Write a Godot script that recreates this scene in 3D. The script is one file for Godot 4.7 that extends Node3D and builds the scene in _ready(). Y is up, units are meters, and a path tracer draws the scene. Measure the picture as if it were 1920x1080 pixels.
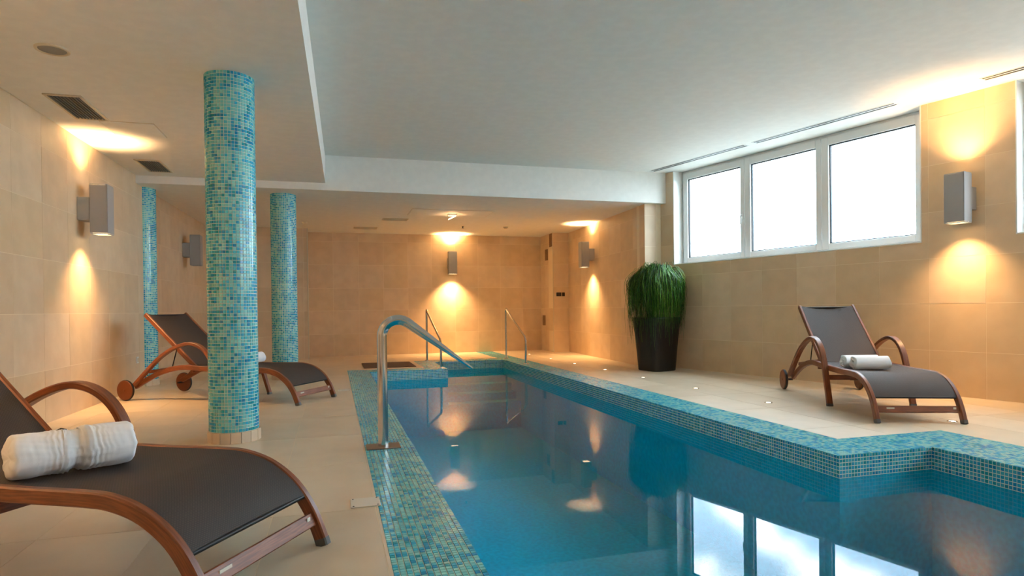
extends Node3D
# An indoor hotel pool: mosaic coping and columns, tiled walls, up-and-down sconces, high windows, three wooden loungers.

const WATER_Y := -0.153
const CEIL_Y := 3.23
const SOFFIT_Y := 2.831
const BACK_Y := 2.73
const BEAM_Z := -9.34
const REAR_Z := 6.0
const ROWS := [0.0, 0.485, 1.004, 1.504, 2.017, 2.535, 3.05, 3.3]
const RA := Vector2(5.413, -9.113)      # the window wall leans in by 15 degrees
const RD := Vector2(0.25561, 0.96678)
const RN := Vector2(-0.96678, 0.25561)

var rng := RandomNumberGenerator.new()
var M := {}
var counts := {}
var tile_mesh: ArrayMesh
var patch := FastNoiseLite.new()
var palette: Array[Color] = []


func _ready() -> void:
	rng.seed = 11
	view_and_light()
	materials()
	shell()
	pool()
	windows()
	columns()
	sconces()
	ceiling_fittings()
	loungers()
	plant()
	rails_and_spout()
	floor_fittings()
	wall_fittings()


# ---------------------------------------------------------------- camera, sky, exposure
func view_and_light() -> void:
	var cam := Camera3D.new()
	cam.name = "camera"
	cam.projection = Camera3D.PROJECTION_FRUSTUM
	cam.near = 0.05
	cam.far = 200.0
	cam.size = 2.0 * 540.0 / 1172.884 * 0.05
	cam.frustum_offset = Vector2(0.0, (586.883 - 540.0) / 1172.884 * 0.05)
	cam.position = Vector3(0, 1.0, 0)
	cam.rotation_degrees = Vector3(-0.3722, -15.9066, -0.6749)
	add_child(cam)
	cam.current = true
	var e := Environment.new()
	e.background_mode = Environment.BG_SKY
	var sky := Sky.new()
	var pan := PanoramaSkyMaterial.new()
	pan.panorama = ImageTexture.create_from_image(sky_picture())
	sky.sky_material = pan
	e.sky = sky
	e.tonemap_mode = Environment.TONE_MAPPER_LINEAR
	e.tonemap_exposure = 2.5
	e.sdfgi_enabled = true
	e.ssao_enabled = true
	e.ssil_enabled = true
	var w := WorldEnvironment.new()
	w.name = "environment"
	w.environment = e
	add_child(w)


func sky_picture() -> Image:
	var n := FastNoiseLite.new()
	n.seed = 5
	n.frequency = 2.6
	n.fractal_octaves = 5
	var im := Image.create_empty(512, 256, false, Image.FORMAT_RGBF)
	for y in 256:
		var el := (0.5 - (y + 0.5) / 256.0) * PI
		for x in 512:
			var az := (x + 0.5) / 512.0 * TAU
			var d := Vector3(cos(el) * cos(az), sin(el) * 1.4, cos(el) * sin(az))
			var c := smoothstep(-0.05, 0.28, n.get_noise_3dv(d * 3.4))
			im.set_pixel(x, y, Color(2.6, 3.9, 5.2).lerp(Color(9.2, 10.5, 10.9), c))
	return im


# ---------------------------------------------------------------- naming and node helpers
func numbered(called: String) -> String:
	var k: int = counts.get(called, 0)
	counts[called] = k + 1
	return called if k == 0 else "%s_%03d" % [called, k]


func thing(called: String, label: String, category: String, at := Vector3.ZERO, group := "") -> Node3D:
	var o := Node3D.new()
	o.name = numbered(called)
	add_child(o)
	o.position = at
	tag(o, label, category, group)
	return o


func tag(o: Node, label: String, category: String, group := "") -> void:
	o.set_meta("label", label)
	o.set_meta("category", category)
	if group:
		o.set_meta("group", group)


func put(parent: Node, called: String, mesh: Mesh, mat: Material, at := Transform3D()) -> MeshInstance3D:
	var o := MeshInstance3D.new()
	o.name = called if parent != self else numbered(called)
	o.mesh = mesh
	o.material_override = mat
	o.transform = at
	parent.add_child(o, true)
	return o


func struct(called: String, mesh: Mesh, mat: Material, label := "", category := "") -> MeshInstance3D:
	var o := put(self, called, mesh, mat)
	o.set_meta("kind", "structure")
	if label:
		tag(o, label, category)
	return o


# ---------------------------------------------------------------- mesh helpers
func begin() -> SurfaceTool:
	var st := SurfaceTool.new()
	st.begin(Mesh.PRIMITIVE_TRIANGLES)
	return st


func vert(st: SurfaceTool, p: Vector3, n: Vector3, uv := Vector2.ZERO) -> void:
	st.set_normal(n)
	st.set_uv(uv)
	st.add_vertex(p)


func tri(st: SurfaceTool, p: Array, n: Array, uv: Array) -> void:
	var a: Vector3 = p[0]
	var face: Vector3 = (p[1] - a).cross(p[2] - a)
	var order := [0, 1, 2] if face.dot(n[0] + n[1] + n[2]) <= 0.0 else [0, 2, 1]
	for k in order:
		vert(st, p[k], n[k], uv[k])


func quad(st: SurfaceTool, a: Vector3, b: Vector3, c: Vector3, d: Vector3, n: Vector3) -> void:
	var z := Vector2.ZERO
	tri(st, [a, b, c], [n, n, n], [z, Vector2(1, 0), Vector2(1, 1)])
	tri(st, [a, c, d], [n, n, n], [z, Vector2(1, 1), Vector2(0, 1)])


# a polygon in the plane of ex and ey, drawn out along ez from d0 to d1
func prism(st: SurfaceTool, poly: PackedVector2Array, o: Vector3, ex: Vector3, ey: Vector3, ez: Vector3, d0: float, d1: float) -> void:
	var ids := Geometry2D.triangulate_polygon(poly)
	for side in [[d0, -ez], [d1, ez]]:
		var n: Vector3 = side[1]
		for k in range(0, ids.size(), 3):
			var p := []
			var uv := []
			for j in 3:
				var q := poly[ids[k + j]]
				p.append(o + ex * q.x + ey * q.y + ez * side[0])
				uv.append(q)
			tri(st, p, [n, n, n], uv)
	var turn := -1.0 if Geometry2D.is_polygon_clockwise(poly) else 1.0
	for k in poly.size():
		var a := poly[k]
		var b := poly[(k + 1) % poly.size()]
		var e := (b - a).normalized()
		var n2 := Vector2(e.y, -e.x) * turn
		var n := ex * n2.x + ey * n2.y
		var pa := o + ex * a.x + ey * a.y
		var pb := o + ex * b.x + ey * b.y
		quad(st, pa + ez * d0, pb + ez * d0, pb + ez * d1, pa + ez * d1, n)


func rect(x0: float, y0: float, x1: float, y1: float) -> PackedVector2Array:
	return PackedVector2Array([Vector2(x0, y0), Vector2(x1, y0), Vector2(x1, y1), Vector2(x0, y1)])


func slab(poly: PackedVector2Array, y0: float, y1: float) -> ArrayMesh:
	var st := begin()
	prism(st, poly, Vector3.ZERO, Vector3.RIGHT, Vector3.BACK, Vector3.UP, y0, y1)
	return st.commit()


# a box with chamfered edges, centred on c
func add_box(st: SurfaceTool, c: Vector3, size: Vector3, ch := 0.0, b := Basis()) -> void:
	var h := size * 0.5
	if ch <= 0.0:
		for ax in 3:
			for s in [-1.0, 1.0]:
				var n := Vector3.ZERO
				n[ax] = s
				var u := Vector3.ZERO
				u[(ax + 1) % 3] = h[(ax + 1) % 3]
				var v := Vector3.ZERO
				v[(ax + 2) % 3] = h[(ax + 2) % 3]
				var o := n * h[ax]
				quad(st, c + b * (o - u - v), c + b * (o + u - v), c + b * (o + u + v), c + b * (o - u + v), b * n)
		return
	for ax in 3:
		var i := (ax + 1) % 3
		var j := (ax + 2) % 3
		for s in [-1.0, 1.0]:
			var n := Vector3.ZERO
			n[ax] = s
			var u := Vector3.ZERO
			u[i] = h[i] - ch
			var v := Vector3.ZERO
			v[j] = h[j] - ch
			var o := n * h[ax]
			quad(st, c + b * (o - u - v), c + b * (o + u - v), c + b * (o + u + v), c + b * (o - u + v), b * n)
		for s in [-1.0, 1.0]:
			for t in [-1.0, 1.0]:
				var p := Vector3.ZERO
				p[i] = s * h[i]
				p[j] = t * (h[j] - ch)
				var q := Vector3.ZERO
				q[i] = s * (h[i] - ch)
				q[j] = t * h[j]
				var l := Vector3.ZERO
				l[ax] = h[ax] - ch
				var n := Vector3.ZERO
				n[i] = s
				n[j] = t
				quad(st, c + b * (p - l), c + b * (p + l), c + b * (q + l), c + b * (q - l), b * n.normalized())
	for sx in [-1.0, 1.0]:
		for sy in [-1.0, 1.0]:
			for sz in [-1.0, 1.0]:
				var s := Vector3(sx, sy, sz)
				var k := h - Vector3(ch, ch, ch)
				var n := b * s.normalized()
				tri(st, [c + b * Vector3(sx * h.x, sy * k.y, sz * k.z), c + b * Vector3(sx * k.x, sy * h.y, sz * k.z), c + b * Vector3(sx * k.x, sy * k.y, sz * h.z)], [n, n, n], [Vector2.ZERO, Vector2.ZERO, Vector2.ZERO])


func box(size: Vector3, ch := 0.0, c := Vector3.ZERO, b := Basis()) -> ArrayMesh:
	var st := begin()
	add_box(st, c, size, ch, b)
	return st.commit()


func bar(p: Vector3, q: Vector3, w: float, t: float, side: Vector3, ch := 0.003) -> ArrayMesh:
	return sweep([p, q], block(w, t, ch), side, false)


func block(w: float, t: float, ch: float) -> PackedVector2Array:   # x across (side), y up
	var a := w * 0.5
	var b := t * 0.5
	return PackedVector2Array([Vector2(a, -b + ch), Vector2(a, b - ch), Vector2(a - ch, b), Vector2(-a + ch, b), Vector2(-a, b - ch), Vector2(-a, -b + ch), Vector2(-a + ch, -b), Vector2(a - ch, -b)])


func ring(r: float, n := 16) -> PackedVector2Array:
	var out := PackedVector2Array()
	for k in n:
		out.append(Vector2(cos(TAU * k / n), sin(TAU * k / n)) * r)
	return out


# a profile carried along a path that lies in the plane across side
func sweep(path: Array, prof: PackedVector2Array, side: Vector3, smooth: bool, scales := []) -> ArrayMesh:
	var st := begin()
	var n := path.size()
	var ups := []
	var along := [0.0]
	for i in n:
		var t: Vector3 = (path[mini(i + 1, n - 1)] - path[maxi(i - 1, 0)]).normalized()
		ups.append(t.cross(side).normalized())
		if i > 0:
			along.append(along[i - 1] + path[i].distance_to(path[i - 1]))
	var m := prof.size()
	var girth := [0.0]
	for k in m:
		girth.append(girth[k] + prof[k].distance_to(prof[(k + 1) % m]))
	for i in n - 1:
		for k in m:
			var p := []
			var nn := []
			var uv := []
			for c in [[0, 0], [1, 0], [1, 1], [0, 1]]:
				var ii: int = i + c[0]
				var kk: int = (k + c[1]) % m
				var s: float = scales[ii] if scales else 1.0
				p.append(path[ii] + (side * prof[kk].x + ups[ii] * prof[kk].y) * s)
				var q: Vector2
				if smooth:
					q = prof[kk].normalized()
				else:
					var e := (prof[(k + 1) % m] - prof[k]).normalized()
					q = Vector2(e.y, -e.x)
				nn.append((side * q.x + ups[ii] * q.y).normalized())
				uv.append(Vector2(along[ii], girth[k + c[1]]))
			tri(st, [p[0], p[1], p[2]], [nn[0], nn[1], nn[2]], [uv[0], uv[1], uv[2]])
			tri(st, [p[0], p[2], p[3]], [nn[0], nn[2], nn[3]], [uv[0], uv[2], uv[3]])
	for end in [0, n - 1]:
		var t: Vector3 = (path[1] - path[0]).normalized() * -1.0 if end == 0 else (path[n - 1] - path[n - 2]).normalized()
		var s: float = scales[end] if scales else 1.0
		for k in range(1, m - 1):
			var p := []
			for kk in [0, k, k + 1]:
				p.append(path[end] + (side * prof[kk].x + ups[end] * prof[kk].y) * s)
			tri(st, p, [t, t, t], [prof[0], prof[k], prof[k + 1]])
	return st.commit()


func curve(pts: Array, steps: int) -> Array:
	var out := []
	for i in pts.size() - 1:
		var a = pts[maxi(i - 1, 0)]
		var d = pts[mini(i + 2, pts.size() - 1)]
		for k in steps:
			out.append(pts[i].cubic_interpolate(pts[i + 1], a, d, float(k) / steps))
	out.append(pts[-1])
	return out


# a profile of (radius, height) turned round the y axis
func lathe(prof: Array, n := 32, flat := true) -> ArrayMesh:
	var st := begin()
	for i in prof.size() - 1:
		var a: Vector2 = prof[i]
		var b: Vector2 = prof[i + 1]
		var e := (b - a).normalized()
		for k in n:
			var p := []
			var nn := []
			for c in [[a, k], [b, k], [b, k + 1], [a, k + 1]]:
				var t: float = TAU * c[1] / n
				p.append(Vector3(cos(t) * c[0].x, c[0].y, sin(t) * c[0].x))
				nn.append(Vector3(cos(t) * e.y, -e.x, sin(t) * e.y))
			var z := Vector2.ZERO
			if b.x > 0.0:
				tri(st, [p[0], p[1], p[2]], [nn[0], nn[1], nn[2]], [z, z, z])
			if a.x > 0.0:
				tri(st, [p[0], p[2], p[3]], [nn[0], nn[2], nn[3]], [z, z, z])
	return st.commit()


# ---------------------------------------------------------------- materials
func noise_tex(freq: float, lo: Color, hi: Color, size := 256, sd := 1, oct := 4) -> NoiseTexture2D:
	var n := FastNoiseLite.new()
	n.seed = sd
	n.frequency = freq
	n.fractal_octaves = oct
	var t := NoiseTexture2D.new()
	t.width = size
	t.height = size
	t.seamless = true
	t.noise = n
	var g := Gradient.new()
	g.offsets = PackedFloat32Array([0.25, 0.75])
	g.colors = PackedColorArray([lo, hi])
	t.color_ramp = g
	return t


func mat(called: String, c: Color, rough := 0.6, metal := 0.0) -> StandardMaterial3D:
	var m := StandardMaterial3D.new()
	m.resource_name = called
	m.albedo_color = c
	m.roughness = rough
	m.metallic = metal
	M[called] = m
	return m


func stone(called: String, c: Color, tex: Texture2D, relief: Texture2D, rough: float, scale: float, off: Vector3, depth: float) -> StandardMaterial3D:
	var m := mat(called, c, rough)
	m.albedo_texture = tex
	m.uv1_triplanar = true
	m.uv1_world_triplanar = true
	m.uv1_scale = Vector3.ONE * scale
	m.uv1_offset = off
	if depth > 0.0:
		m.heightmap_enabled = true
		m.heightmap_texture = relief
		m.heightmap_scale = depth
	return m


func glow(called: String, c: Color, e: float) -> StandardMaterial3D:
	var m := mat(called, c)
	m.emission_enabled = true
	m.emission = c
	m.emission_energy_multiplier = e
	return m


func materials() -> void:
	var cloudy := noise_tex(0.006, Color(0.972, 0.965, 0.955), Color(1, 1, 1), 512, 3, 5)
	var relief := noise_tex(0.011, Color(0, 0, 0), Color(1, 1, 1), 512, 9, 5)
	var tones := [Color8(226, 200, 166), Color8(222, 195, 160), Color8(229, 204, 171), Color8(224, 197, 159)]
	for k in 4:
		stone("wall_tile_%d" % k, tones[k], cloudy, relief, 0.42, 0.9, Vector3(0.31, 0.17, 0.53) * k, 0.06)
	var ftones := [Color8(224, 204, 176), Color8(219, 199, 171), Color8(227, 208, 181)]
	for k in 3:
		stone("floor_tile_%d" % k, ftones[k], cloudy, relief, 0.34, 0.7, Vector3(0.23, 0.41, 0.37) * k, 0.03)
	mat("grout", Color8(240, 221, 192), 0.85)
	stone("paint", Color8(240, 238, 231), noise_tex(0.02, Color(0.985, 0.985, 0.985), Color(1, 1, 1), 256, 4, 3), null, 0.8, 1.2, Vector3.ZERO, 0.0)
	mat("white_frame", Color8(232, 232, 228), 0.3)
	mat("rubber", Color8(28, 30, 32), 0.6)
	var glass := mat("glass", Color(1, 1, 1, 0.04), 0.0)
	glass.transparency = BaseMaterial3D.TRANSPARENCY_ALPHA
	var water := mat("water", Color(0.0, 0.55, 0.66, 0.05), 0.012)
	water.metallic_specular = 0.31
	water.transparency = BaseMaterial3D.TRANSPARENCY_ALPHA
	stone("pool_lining", Color8(0, 178, 212), noise_tex(0.05, Color(0.86, 0.9, 0.92), Color(1, 1, 1), 256, 6, 3), null, 0.3, 1.5, Vector3.ZERO, 0.0)
	M.pool_lining.specular_mode = BaseMaterial3D.SPECULAR_DISABLED
	mat("mosaic_grout", Color8(236, 238, 222), 0.8)
	var mo := mat("mosaic", Color.WHITE, 0.2)
	mo.vertex_color_use_as_albedo = true
	palette = [Color8(136, 212, 208), Color8(116, 204, 208), Color8(76, 188, 206), Color8(46, 170, 206), Color8(24, 146, 194), Color8(28, 154, 168)]
	for k in palette.size():
		mat("mosaic_%d" % k, palette[k], 0.2)
	var grain := noise_tex(0.02, Color(0.80, 0.76, 0.73), Color(1, 1, 1), 256, 8, 5)
	var wood := mat("wood", Color8(140, 77, 40), 0.42)
	wood.albedo_texture = grain
	wood.uv1_scale = Vector3(1.1, 16.0, 1.0)
	wood.clearcoat_enabled = true
	wood.clearcoat = 0.12
	wood.clearcoat_roughness = 0.3
	var sling := mat("sling", Color(0.322, 0.267, 0.243, 0.9), 0.62)
	sling.transparency = BaseMaterial3D.TRANSPARENCY_ALPHA
	sling.albedo_texture = weave(false)
	sling.uv1_scale = Vector3(20, 20, 1)
	sling.heightmap_enabled = true
	sling.heightmap_texture = weave(true)
	sling.heightmap_scale = 0.12
	mat("cap_grey", Color8(88, 90, 90), 0.5)
	mat("dark_metal", Color8(46, 44, 44), 0.4, 0.7)
	mat("steel", Color8(205, 205, 204), 0.11, 1.0)
	mat("brushed", Color8(150, 138, 128), 0.38, 1.0)
	mat("plate_steel", Color8(226, 218, 202), 0.4, 0.1)
	mat("sconce_grey", Color8(168, 168, 168), 0.45, 0.15)
	glow("lamp_glass", Color8(255, 222, 170), 3.2)
	glow("floor_led", Color8(255, 240, 214), 4.0)
	mat("black", Color8(16, 15, 15), 0.5)
	mat("pot_black", Color8(17, 15, 14), 0.45)
	mat("soil", Color8(48, 36, 26), 0.95)
	var leaf := mat("leaf", Color.WHITE, 0.38)
	leaf.vertex_color_use_as_albedo = true
	leaf.backlight_enabled = true
	leaf.backlight = Color(0.25, 0.3, 0.1)
	var cloth := mat("cotton", Color8(249, 249, 249), 0.92)
	cloth.uv1_triplanar = true
	cloth.uv1_scale = Vector3.ONE * 14.0
	cloth.heightmap_enabled = true
	cloth.heightmap_texture = noise_tex(0.12, Color(0, 0, 0), Color(1, 1, 1), 256, 21, 3)
	cloth.heightmap_scale = 0.008
	cloth.rim_enabled = true
	cloth.rim = 0.4
	mat("cream", Color8(214, 200, 172), 0.5)
	mat("grille_grey", Color8(150, 146, 140), 0.6)
	mat("mat_brown", Color8(104, 76, 58), 0.9)
	mat("grille_brown", Color8(142, 106, 74), 0.6)
	mat("ground", Color8(150, 150, 145), 0.9)
	var base := stone("skirting", Color8(218, 196, 168), cloudy, relief, 0.4, 0.9, Vector3(0.7, 0.2, 0.1), 0.1)
	base.uv1_world_triplanar = true
	patch.seed = 17
	patch.frequency = 5.0


func weave(height: bool) -> ImageTexture:
	var im := Image.create_empty(128, 128, false, Image.FORMAT_RGB8)
	for y in 128:
		for x in 128:
			var cx := int(x / 16)
			var cy := int(y / 16)
			var u := (x % 16 + 0.5) / 16.0 - 0.5
			var v := (y % 16 + 0.5) / 16.0 - 0.5
			var over := (cx + cy) % 2 == 0
			var h := (0.55 + 0.45 * cos(PI * u)) * (1.0 if over else 0.72) * smoothstep(0.5, 0.36, absf(v if over else u))
			var g := h if height else 0.34 + 0.66 * h
			im.set_pixel(x, y, Color(g, g, g))
	return ImageTexture.create_from_image(im)


# ---------------------------------------------------------------- walls, floor and ceiling
func v3(p: Vector2, y := 0.0) -> Vector3:
	return Vector3(p.x, y, p.y)


func left_x(z: float) -> float:
	return -2.554 + (-5.98 - z) * 0.0159


func right_at(s: float, off := 0.0) -> Vector2:
	return RA + RD * s + RN * off


# a wall from a to b (seen from inside), its tiles, and its openings as rectangles of (distance from a, height)
func wall(called: String, a: Vector2, b: Vector2, inward: Vector2, top: float, joint: float, openings := [], ext0 := 0.25, ext1 := 0.25, pitch := 0.5453) -> MeshInstance3D:
	var ex := v3((b - a).normalized())
	var ez := v3(inward.normalized())
	var length := a.distance_to(b)
	var o := v3(a)
	var st := begin()
	var cuts := [-ext0]
	for r in openings:
		cuts.append_array([r.position.x, r.end.x])
	cuts.append(length + ext1)
	for k in cuts.size() - 1:
		if k % 2 == 0:
			prism(st, rect(cuts[k], -0.05, cuts[k + 1], 3.35), o, ex, Vector3.UP, ez, -0.3, -0.0014)
		else:
			var r: Rect2 = openings[k / 2]
			prism(st, rect(cuts[k], -0.05, cuts[k + 1], r.position.y), o, ex, Vector3.UP, ez, -0.3, -0.0014)
			if r.end.y < 3.3:
				prism(st, rect(cuts[k], r.end.y, cuts[k + 1], 3.35), o, ex, Vector3.UP, ez, -0.3, -0.0014)
	var w := struct(called, st.commit(), M.grout)
	var u := joint
	while u > 0.0:
		u -= pitch
	while u < length:
		var u0 := maxf(u, 0.0)
		var u1 := minf(u + pitch, length)
		u += pitch
		if u1 - u0 < 0.012:
			continue
		for r in ROWS.size() - 1:
			if ROWS[r] > top - 0.02:
				continue
			var cell := [rect(u0 + 0.0022, ROWS[r] + 0.0022, u1 - 0.0022, minf(ROWS[r + 1], top) - 0.0022)]
			for op in openings:
				var next := []
				for c in cell:
					for q in Geometry2D.clip_polygons(c, rect(op.position.x, op.position.y, op.end.x, op.end.y + 0.5)):
						next.append(q)
				cell = next
			for q in cell:
				var ts := begin()
				prism(ts, q, o, ex, Vector3.UP, ez, -0.01, rng.randf_range(-0.0006, 0.0006))
				put(w, "wall_tile", ts.commit(), M["wall_tile_%d" % rng.randi_range(0, 3)])
	return w


func pool_inner() -> PackedVector2Array:
	return PackedVector2Array([Vector2(0.553, -10.45), Vector2(1.84, -10.45), Vector2(1.84, -11.93), Vector2(3.21, -11.93), Vector2(3.225, -3.405), Vector2(4.013, -3.405), Vector2(4.013, 1.6), Vector2(0.553, 1.6)])


func pool_outer() -> PackedVector2Array:
	return PackedVector2Array([Vector2(0.205, -10.84), Vector2(1.49, -10.84), Vector2(1.49, -12.33), Vector2(3.2, -12.33), Vector2(3.2, -14.36), Vector2(3.6, -14.36), Vector2(3.61, -3.83), Vector2(4.61, -3.83), Vector2(4.61, 2.0), Vector2(0.205, 2.0)])


func shell() -> void:
	var lf := Vector2(left_x(REAR_Z), REAR_Z)
	var lb := Vector2(left_x(-13.7), -13.7)
	var re := right_at((REAR_Z - RA.y) / RD.y)
	var pil := Vector2(5.32, -9.46)
	# floor: a bed of grout with the tiles on it, cut out round the pool
	var room := PackedVector2Array([lf + Vector2(-0.3, 0.3), lb + Vector2(-0.3, 0), Vector2(-0.52, -13.7), Vector2(-0.52, -14.66), Vector2(4.83, -14.66), Vector2(4.83, -13.5), Vector2(5.21, -13.5), Vector2(5.02, -9.46), pil, re + Vector2(0, 0.3)])
	var outer := pool_outer()
	var st := begin()
	var hole := outer.duplicate()
	hole[8].y = REAR_Z + 1.0
	hole[9].y = REAR_Z + 1.0
	for q in Geometry2D.clip_polygons(room, hole) + [rect(0.205, 2.0, 4.61, REAR_Z + 0.3)]:
		prism(st, q, Vector3.ZERO, Vector3.RIGHT, Vector3.BACK, Vector3.UP, -0.3, -0.0012)
	var fl := struct("floor", st.commit(), M.grout)
	var inside := PackedVector2Array([lf, lb, Vector2(-0.52, -13.7), Vector2(-0.52, -14.36), Vector2(4.83, -14.36), Vector2(4.83, -13.5), Vector2(5.21, -13.5), Vector2(5.02, -9.46), pil, re])
	for i in range(-6, 24):
		for j in range(-12, 10):
			var x0 := -0.30 + 0.49 * i
			var z0 := -3.24 + 0.98 * j
			var cell := rect(x0 + 0.0018, z0 + 0.0018, x0 + 0.4882, z0 + 0.9782)
			for p in Geometry2D.intersect_polygons(cell, inside):
				for q in Geometry2D.clip_polygons(p, outer):
					var area := 0.0
					for k in q.size():
						area += q[k].cross(q[(k + 1) % q.size()]) * 0.5
					if absf(area) < 0.002:
						continue
					var ts := begin()
					prism(ts, q, Vector3.ZERO, Vector3.RIGHT, Vector3.BACK, Vector3.UP, -0.012, 0.0)
					put(fl, "floor_tile", ts.commit(), M["floor_tile_%d" % rng.randi_range(0, 2)])
	# walls
	wall("wall_left", lf, lb, Vector2(1, 0.016), SOFFIT_Y, 0.12)
	wall("wall_back_left", lb, Vector2(-0.52, -13.7), Vector2(0, 1), BACK_Y, 0.2, [], 0.25, 0.0)
	wall("wall_back_return", Vector2(-0.52, -13.7), Vector2(-0.52, -14.36), Vector2(1, 0), BACK_Y, 0.66, [], -0.3, 0.3)
	wall("wall_back", Vector2(-0.52, -14.36), Vector2(4.83, -14.36), Vector2(0, 1), BACK_Y, 0.52)
	wall("wall_back_pier_side", Vector2(4.83, -14.36), Vector2(4.83, -13.5), Vector2(-1, 0), BACK_Y, 0.32, [], 0.3, -0.3)
	wall("wall_back_pier", Vector2(4.83, -13.5), Vector2(5.21, -13.5), Vector2(0, 1), BACK_Y, 0.38, [], 0.0, 0.3)
	wall("wall_right_back", Vector2(5.21, -13.5), Vector2(5.02, -9.46), Vector2(-1, -0.047), BACK_Y, 0.3, [], 0.0, -0.01)
	wall("wall_right_return", Vector2(5.02, -9.46), pil, Vector2(0, 1), BACK_Y, 0.3, [], -0.01, 0.3)
	var s0 := (pil - RA).dot(RD)
	var ra := right_at(s0)
	var ops := [Rect2(-0.065 - s0, 1.69, 3.80, 1.72), Rect2(4.615 - s0, 1.69, 3.80, 1.72), Rect2(9.295 - s0, 1.69, 3.80, 1.72)]
	wall("wall_right", ra, re, RN, CEIL_Y, -0.010 - s0, ops)
	wall("wall_rear", re, lf, Vector2(0, -1), CEIL_Y, 0.2)
	# ceiling: a high field over the pool, a lower one on the left and one at the back
	var lid := PackedVector2Array([Vector2(-3.2, REAR_Z + 0.4), Vector2(-3.2, -15.0), Vector2(5.8, -15.0), Vector2(5.8, -9.2), right_at(-0.1, -0.34), right_at(16.0, -0.34)])
	struct("ceiling", slab(lid, CEIL_Y, CEIL_Y + 0.2), M.paint)
	struct("ceiling_left", slab(PackedVector2Array([Vector2(-2.9, REAR_Z + 0.2), Vector2(-2.9, BEAM_Z), Vector2(-0.091, BEAM_Z), Vector2(-0.179, -3.888), Vector2(-0.34, REAR_Z + 0.2)]), SOFFIT_Y, CEIL_Y + 0.01), M.paint)
	struct("ceiling_back", slab(PackedVector2Array([Vector2(-2.9, BEAM_Z), Vector2(-2.9, -14.8), Vector2(5.6, -14.8), Vector2(5.6, -9.62), Vector2(right_at(-0.24).x + 0.0, BEAM_Z)]), BACK_Y, CEIL_Y + 0.01), M.paint)
	# pale corner trims at the back
	struct("trim_1", box(Vector3(0.022, BACK_Y, 0.012), 0.0, Vector3(-0.511, BACK_Y * 0.5, -13.694)), M.cream)
	struct("trim_2", box(Vector3(0.012, BACK_Y, 0.012), 0.0, Vector3(4.832, BACK_Y * 0.5, -13.494)), M.cream)
	# the ground outside, level with the sills, and the eave above the windows
	var g := PackedVector2Array([right_at(-0.1, -0.31), right_at(16.0, -0.31), right_at(16.0, -14.0), right_at(-6.0, -14.0), right_at(-6.0, -2.2)])
	struct("ground_outside", slab(g, 1.2, 1.55), M.ground)


# ---------------------------------------------------------------- pool
func tile_color(v: float) -> int:
	var r := rng.randf() + v * 0.55
	if r < 0.28:
		return 0
	if r < 0.52:
		return 1
	if r < 0.68:
		return 2
	if r < 0.90:
		return 3
	return 4 if rng.randf() < 0.6 else 5


func mosaic(parent: Node, xfs: Array, cols: Array, called := "mosaic") -> void:
	var mm := MultiMesh.new()
	mm.transform_format = MultiMesh.TRANSFORM_3D
	mm.use_colors = true
	mm.mesh = tile_mesh
	mm.instance_count = xfs.size()
	for k in xfs.size():
		mm.set_instance_transform(k, xfs[k])
		mm.set_instance_color(k, palette[cols[k]].srgb_to_linear() * rng.randf_range(0.92, 1.06))
	var o := MultiMeshInstance3D.new()
	o.name = called
	o.multimesh = mm
	o.material_override = M.mosaic
	o.set_meta("kind", "stuff")
	parent.add_child(o, true)


# tile with its outer face at z = 0.004, backed at 0
func make_tile() -> void:
	var st := begin()
	var h := 0.0108
	var k := 0.0100
	var t := 0.004
	quad(st, Vector3(-k, -k, t), Vector3(k, -k, t), Vector3(k, k, t), Vector3(-k, k, t), Vector3.BACK)
	for j in 4:
		var b := Basis(Vector3.BACK, PI / 2 * j)
		quad(st, b * Vector3(k, -k, t), b * Vector3(k, k, t), b * Vector3(h, h, 0), b * Vector3(h, -h, 0), b * Vector3(1, 0, 0.2).normalized())
	tile_mesh = st.commit()


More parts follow.
